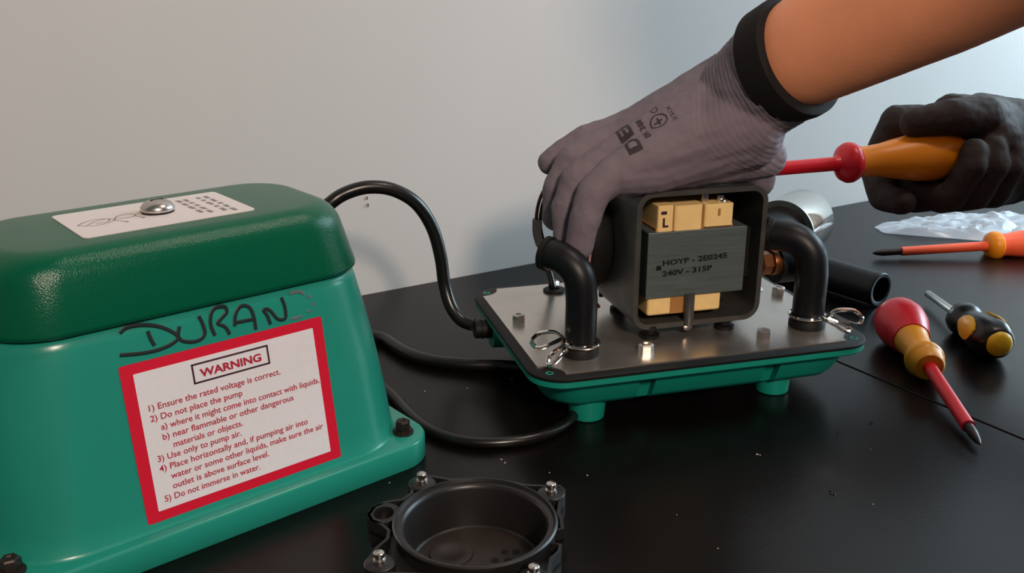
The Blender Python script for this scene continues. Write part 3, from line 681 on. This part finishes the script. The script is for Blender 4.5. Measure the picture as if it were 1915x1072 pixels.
for (x, y) in ((0.0315, 0.0335), (-0.0325, 0.0345), (-0.0360, -0.0330), (0.0305, -0.0340)):
    b = put('boss', lathe([(0, 0.0070), (0.0060, 0.0068), (0.0066, 0.0060)], (x, y, 0.0205), n=24), 'chamber', ch)
    put('steel_stud', lathe([(0, 0.0028), (0.0016, 0.0028), (0.0018, 0.0020), (0.0030, 0.0020), (0.0032, 0.0025), (0.0048, 0.0024), (0.0054, 0.0016)], (x, y, 0.0270), n=18), 'steel', b)
put('tab_pad', annulus([(-0.0440 + 0.0062 * math.cos(2 * PI * i / 24), 0.0055 + 0.0075 * math.sin(2 * PI * i / 24)) for i in range(24)], 0.0, 0.0205, 0.0240) if False else
    loft([[(-0.0445 + r * 0.85 * math.cos(2 * PI * i / 28), 0.0062 + r * math.sin(2 * PI * i / 28), z) for i in range(28)] for (r, z) in ((0.0088, 0.0205), (0.0088, 0.0262), (0.0055, 0.0262), (0.0052, 0.0205))], closed=True), 'chamber', ch, smooth=30)

# ------------------------------------------------------------------ clear plastic bag
def bag():
    import mathutils.noise as nz
    nx, ny = 70, 34
    c = Vector((0.515, 0.990, 0)); root_x = Vector((1.0, 0.06, 0)).normalized(); root_y = Vector((-0.06, 1.0, 0)).normalized()
    def pt(i, j, side):
        u = i / (nx - 1) * 2 - 1; v = j / (ny - 1) * 2 - 1
        w = 0.047 * (1 - 0.75 * max(0, -u - 0.3) / 0.7) + 0.006 * nz.noise(Vector((u * 3, 7 + v, 1)))
        p = c + root_x * (u * 0.125 + 0.006 * nz.noise(Vector((v * 4, 3, u)))) + root_y * (v * w)
        edge = max(0, 1 - max(abs(u), abs(v)) ** 4)
        q = Vector((u * 3.2, v * 1.6, 2.1))
        h = abs(nz.noise(q)) + 0.5 * abs(nz.noise(q * 2.3 + Vector((5, 0, 0)))) + 0.25 * abs(nz.noise(q * 5.1))
        z = 0.0012 + edge * (0.004 + 0.012 * h) if side else 0.0004 + edge * 0.0004
        return p + Vector((0, 0, z))
    g = G()
    for s in (1, 0):
        o = len(g.v)
        for j in range(ny):
            for i in range(nx): g.v.append(tuple(pt(i, j, s)))
        for j in range(ny - 1):
            for i in range(nx - 1):
                a = o + j * nx + i
                g.f.append((a, a + 1, a + nx + 1, a + nx) if s else (a, a + nx, a + nx + 1, a + 1))
    me = mesh(g, 'bag'); me.shade_flat()
    ob = put('plastic_bag', me, 'bag', smooth=25, normals=False)
    tag(ob, 'crumpled clear plastic bag lying flat near the wall', 'plastic bag')
bag()

# ------------------------------------------------------------------ person: arms, gloves
FA = bw(0.0482, -0.050, 0.2157)                           # centre of the cuff
FD_ = Vector((0.67, -0.54, 0.51)).normalized()
EL = FA + FD_ * 0.235
SL = EL + Vector((-0.035, -0.235, 0.225))
RW = bw(0.345, 0.066, 0.134)
RE = RW + Vector((0.225, -0.130, 0.070))
SR = RE + Vector((0.040, -0.270, 0.300))
mid = (SL + SR) / 2
body = [
    [(FA - FD_ * 0.004, 0.0300), (FA + FD_ * 0.006, 0.0325), (FA + FD_ * 0.035, 0.0355), (FA + FD_ * 0.09, 0.0410), (FA + FD_ * 0.15, 0.0440), (EL, 0.0420), ((EL + SL) / 2, 0.050), (SL, 0.056)],
    [(RW - (RE - RW).normalized() * 0.02, 0.028), (RW, 0.029), (RW.lerp(RE, 0.35), 0.036), (RW.lerp(RE, 0.6), 0.041), (RE, 0.040), ((RE + SR) / 2, 0.048), (SR, 0.056)],
    [(SL, 0.056), (mid + Vector((0.02, -0.06, 0.02)), 0.080), (SR, 0.056)],
    [(mid + Vector((0.02, -0.06, 0.02)), 0.065), (mid + Vector((0.0, -0.02, 0.17)), 0.055)],
    [(SL.lerp(mid, 0.35) + Vector((0.01, -0.05, -0.02)), 0.075), (SL.lerp(mid, 0.5) + Vector((0.05, -0.17, -0.58)), 0.095)],
    [(SR.lerp(mid, 0.35) + Vector((0.01, -0.06, -0.02)), 0.075), (SR.lerp(mid, 0.5) + Vector((0.06, -0.20, -0.54)), 0.095)],
]
bme = skin(capsules(body, 20), 0.0045, 12, 0.5)
person = put('person', bme, 'skin', smooth=180, normals=False)
tag(person, 'person in grey work gloves steadying the coil and turning a screwdriver', 'person')
shirt = [
    [((EL + SL) / 2, 0.058), (SL, 0.064)], [((RE + SR) / 2, 0.056), (SR, 0.064)], [(SL, 0.064), (mid + Vector((0.02, -0.06, 0.018)), 0.087), (SR, 0.064)],
    [(p, r + 0.010) for p, r in body[4]], [(p, r + 0.010) for p, r in body[5]]]
put('shirt', skin(capsules(shirt, 18), 0.006, 10, 0.5), 'shirt', person, smooth=180, normals=False)

# left glove, gripping the top of the coil bracket
def L(*p): return bw(*p)
gl_ch = [
    [(L(0.036, -0.004, 0.191), 0.0270), (L(-0.0205, 0.032, 0.1640), 0.0128)],
    [(L(0.034, -0.012, 0.189), 0.0285), (L(-0.0359, 0.012, 0.1600), 0.0130)],
    [(L(0.031, -0.024, 0.184), 0.0290), (L(-0.0470, -0.008, 0.1540), 0.0126)],
    [(L(0.030, -0.033, 0.178), 0.0265), (L(-0.0500, -0.026, 0.1485), 0.0120)],
    [(L(0.032, -0.030, 0.172), 0.0260), (L(-0.0260, -0.030, 0.1490), 0.0140), (L(-0.046, -0.028, 0.1470), 0.0120)],
    [(L(0.052, -0.024, 0.1530), 0.0140), (L(0.010, -0.027, 0.1510), 0.0135), (L(-0.0330, -0.0275, 0.1470), 0.0125)],
    # fingers
    [(L(-0.0205, 0.032, 0.1650), 0.0118), (L(-0.0471, 0.036, 0.1580), 0.0102), (L(-0.0610, 0.039, 0.1500), 0.0095), (L(-0.0700, 0.040, 0.1440), 0.0088)],
    [(L(-0.0359, 0.012, 0.1610), 0.0118), (L(-0.0630, 0.012, 0.1510), 0.0106), (L(-0.0740, 0.012, 0.1330), 0.0098), (L(-0.0752, 0.012, 0.1130), 0.0090)],
    [(L(-0.0470, -0.008, 0.1545), 0.0118), (L(-0.0680, -0.008, 0.1420), 0.0106), (L(-0.0752, -0.010, 0.1250), 0.0098), (L(-0.0755, -0.012, 0.1060), 0.0090)],
    [(L(-0.0530, -0.027, 0.1475), 0.0112), (L(-0.0650, -0.029, 0.1375), 0.0104), (L(-0.0710, -0.031, 0.1220), 0.0098), (L(-0.0745, -0.031, 0.1060), 0.0090)],
    # thumb on the far side
    [(L(0.036, 0.000, 0.180), 0.0220), (L(0.060, 0.016, 0.160), 0.0165), (L(0.0760, 0.022, 0.1400), 0.0118), (L(0.0780, 0.024, 0.1250), 0.0105)],
]
gg = capsules(gl_ch, 16)
w0 = L(0.0335, -0.020, 0.186)
gg.merge(lathe([(0, 0.0315), ((FA - w0).length * 0.5, 0.0330), ((FA - w0).length - 0.003, 0.0350)], w0, FA - w0, 32))
gme = skin(gg, 0.0011, 4, 0.5)
def wrinkle(me, ribs=True):
    import mathutils.noise as nz
    me.update()
    nrm = [v.normal.copy() for v in me.vertices]
    for v, n in zip(me.vertices, nrm):
        c = v.co
        t = (c - w0).dot(FD_)
        d = 0.0007 * nz.noise(c * 75) + 0.0004 * nz.noise(c * 190)
        if ribs and t > -0.012: d += 0.00022 * math.sin(t * 2 * PI / 0.0030) * min(1, (t + 0.012) / 0.01)
        v.co = c + n * d
    me.update()
wrinkle(gme)
glove = put('glove', gme, 'glove', person, smooth=180, normals=False); glove['label'] = 'grey knitted work glove on the left hand'
cd = (FA - w0).normalized()
ca = Vector((0.54, -0.72, 0.44)).normalized()
put('cuff_band', lathe([(-0.0110, 0.0335), (-0.0105, 0.0362), (0.0030, 0.0372), (0.0078, 0.0366), (0.0086, 0.0345), (0.0080, 0.0300), (-0.008, 0.0300)], FA, ca, 48), 'cuff', glove)
# printing on the back of the glove
bvh = BVHTree.FromPolygons([v.co.copy() for v in gme.vertices], [tuple(p.vertices) for p in gme.polygons])
e1 = (L(-0.0420, -0.005, 0.158) - L(0.033, -0.018, 0.186)).normalized()
e2 = (L(-0.0205, 0.032, 0.166) - L(-0.052, -0.027, 0.149)); e2 = (e2 - e1 * e2.dot(e1)).normalized()
nn = e1.cross(e2);  nn = nn if nn.z > 0 else -nn
P0 = L(-0.0350, -0.0370, 0.158)
def glove_print(g, x, y):
    bm = bmesh.new(); bm.from_mesh(mesh(g, 'pt')); bmesh.ops.triangulate(bm, faces=bm.faces)
    for _ in range(3):
        bmesh.ops.subdivide_edges(bm, edges=[e for e in bm.edges if e.calc_length() > 0.0012], cuts=1, use_grid_fill=True)
        bmesh.ops.triangulate(bm, faces=bm.faces)
    bm.verts.index_update(); g = G(); g.v = [tuple(v.co) for v in bm.verts]; g.f = [tuple(v.index for v in f.verts) for f in bm.faces]; bm.free()
    vs = []
    for v in g.v:
        p = P0 + e2 * (v[0] + x) + e1 * (v[1] + y)
        h = bvh.ray_cast(p + nn * 0.05, -nn)
        vs.append(tuple((h[0] + h[1] * 0.00035) if h[0] is not None else p))
    g.v = vs; return put('printed_logo', g, 'glove_ink', glove, smooth=0, normals=False)
glove_print(text_mesh('DEL', 0.037, 0.0120, 0.03), 0.0, 0.0)
glove_print(text_mesh('EN 388', 0.020, 0.0050, 0.02), 0.005, -0.0080)
rg_ = G()
for i in range(28):
    a0, a1 = 2 * PI * i / 28, 2 * PI * (i + 1) / 28
    c = (0.0145, -0.0165)
    rg_.add([(c[0] + r * math.cos(a), c[1] + r * math.sin(a), 0) for a in (a0, a1) for r in (0.0048, 0.0056)], [(0, 1, 3, 2)])
for (x0, x1, y0, y1) in ((-.0026, .0026, -.0005, .0005), (-.0005, .0005, -.0005, .0030), (-.0005, .0005, -.0022, -.0005)):
    rg_.add([(0.0145 + x0, -0.0165 + y0, 0), (0.0145 + x1, -0.0165 + y0, 0), (0.0145 + x1, -0.0165 + y1, 0), (0.0145 + x0, -0.0165 + y1, 0)], [(0, 1, 2, 3)])
glove_print(rg_, 0, 0)
glove_print(text_mesh('CE', 0.010, 0.0062), 0.0225, -0.0200)
glove_print(text_mesh('2131X', 0.013, 0.0034), 0.0075, -0.0265)

# right glove, wrapped round the driver's handle
def R_(a, b, z): return bw(a, SB + b, SZ + 0.0005 + z)
gr_ch = [
    # metacarpals: wrist to knuckles on the far upper side
    [(RW, 0.029), (R_(0.228, 0.034, 0.022), 0.0150)], [(RW, 0.029), (R_(0.246, 0.038, 0.020), 0.0150)], [(RW, 0.029), (R_(0.264, 0.038, 0.014), 0.0145)], [(RW, 0.029), (R_(0.281, 0.036, 0.006), 0.0140)],
    [(R_(0.295, 0.020, 0.022), 0.024), (R_(0.272, 0.010, 0.016), 0.020), (R_(0.272, 0.012, -0.012), 0.022), (R_(0.300, 0.022, -0.004), 0.026), (RW, 0.029)],
    # fingers round the handle
    [(R_(0.226, 0.036, 0.020), 0.0128), (R_(0.214, 0.037, -0.012), 0.0120), (R_(0.209, 0.016, -0.031), 0.0112), (R_(0.210, -0.006, -0.030), 0.0100)],
    [(R_(0.246, 0.039, 0.016), 0.0130), (R_(0.238, 0.038, -0.016), 0.0122), (R_(0.234, 0.012, -0.033), 0.0115), (R_(0.240, -0.022, -0.024), 0.0110), (R_(0.247, -0.030, 0.000), 0.0106), (R_(0.250, -0.026, 0.010), 0.0100)],
    [(R_(0.264, 0.038, 0.012), 0.0128), (R_(0.259, 0.036, -0.020), 0.0120), (R_(0.256, 0.008, -0.034), 0.0115), (R_(0.260, -0.024, -0.024), 0.0112), (R_(0.266, -0.030, 0.000), 0.0108), (R_(0.268, -0.024, 0.012), 0.0100)],
    [(R_(0.281, 0.034, 0.006), 0.0120), (R_(0.279, 0.030, -0.020), 0.0112), (R_(0.276, 0.006, -0.033), 0.0108), (R_(0.279, -0.022, -0.024), 0.0108), (R_(0.283, -0.027, -0.004), 0.0104), (R_(0.286, -0.022, 0.008), 0.0100)],
    # thumb along the top
    [(R_(0.296, 0.012, 0.024), 0.0200), (R_(0.268, -0.008, 0.032), 0.0165), (R_(0.240, -0.010, 0.034), 0.0132), (R_(0.214, -0.002, 0.029), 0.0110)],
    [(R_(0.305, 0.018, 0.016), 0.026), (R_(0.280, -0.012, 0.014), 0.0190)],
    [(RW, 0.031), (R_(0.310, 0.006, -0.012), 0.030), (R_(0.292, 0.000, -0.018), 0.0240)],
    [(RW, 0.031), (R_(0.300, 0.020, 0.018), 0.026), (R_(0.262, 0.016, 0.030), 0.0170)],
]
g2 = capsules(gr_ch, 16)
w1 = RW + (RE - RW).normalized() * 0.055
g2.merge(lathe([(0, 0.0300), ((w1 - RW).length, 0.0345)], RW, w1 - RW, 32))
g2m = skin(g2, 0.0014, 5, 0.5); wrinkle(g2m, False)
glove2 = put('glove', g2m, 'glove_dark', person, smooth=180, normals=False); glove2['label'] = 'dark work glove on the right hand'
put('cuff_band', lathe([(-0.005, 0.0335), (-0.0045, 0.0355), (0.0050, 0.0358), (0.0052, 0.032)], w1, RE - RW, 40), 'cuff', glove2)

# ------------------------------------------------------------------ crumbs on the table
cg = G()
def crumb(x, y, s):
    a = random.random() * 6; vs = [(x + s * math.cos(a + k * 2.1) * random.uniform(.6, 1.3), y + s * math.sin(a + k * 2.1) * random.uniform(.6, 1.3), 0.0001) for k in range(3)]
    cg.add(vs + [(x, y, s * 0.9)], [(0, 2, 1), (0, 1, 3), (1, 2, 3), (2, 0, 3)])
for (x, y, s) in ((0.142, 0.494, 0.0009), (0.1435, 0.4932, 0.0007), (0.0418, 0.470, 0.0008), (-0.006, 0.488, 0.0008), (-0.004, 0.484, 0.0008), (0.021, 0.473, 0.0005), (-0.058, 0.58, 0.0008), (0.008, 0.405, 0.0007), (0.085, 0.43, 0.0005), (0.10, 0.40, 0.0005), (0.21, 0.50, 0.0005), (-0.067, 0.462, 0.0006), (0.19, 0.44, 0.0006), (0.0, 0.60, 0.0007), (-0.03, 0.585, 0.0006)):
    crumb(x, y, s)
cr = put('crumbs', cg, 'crumb', smooth=0); tag(cr, 'pale crumbs and specks scattered over the dark tabletop', 'debris'); cr['kind'] = 'stuff'
dg_ = G()
cg2 = cg; cg = dg_
for (x, y, s) in ((0.171, 0.451, 0.0014), (0.1725, 0.4495, 0.0012), (0.1715, 0.4535, 0.0010), (0.2215, 0.5335, 0.0012), (0.2225, 0.534, 0.0012), (0.197, 0.520, 0.0009)):
    crumb(x, y, s)
cr2 = put('rubber_scraps', dg_, 'matte_black', smooth=0); tag(cr2, 'tiny black rubber scraps on the table in front of the pump', 'debris'); cr2['kind'] = 'stuff'
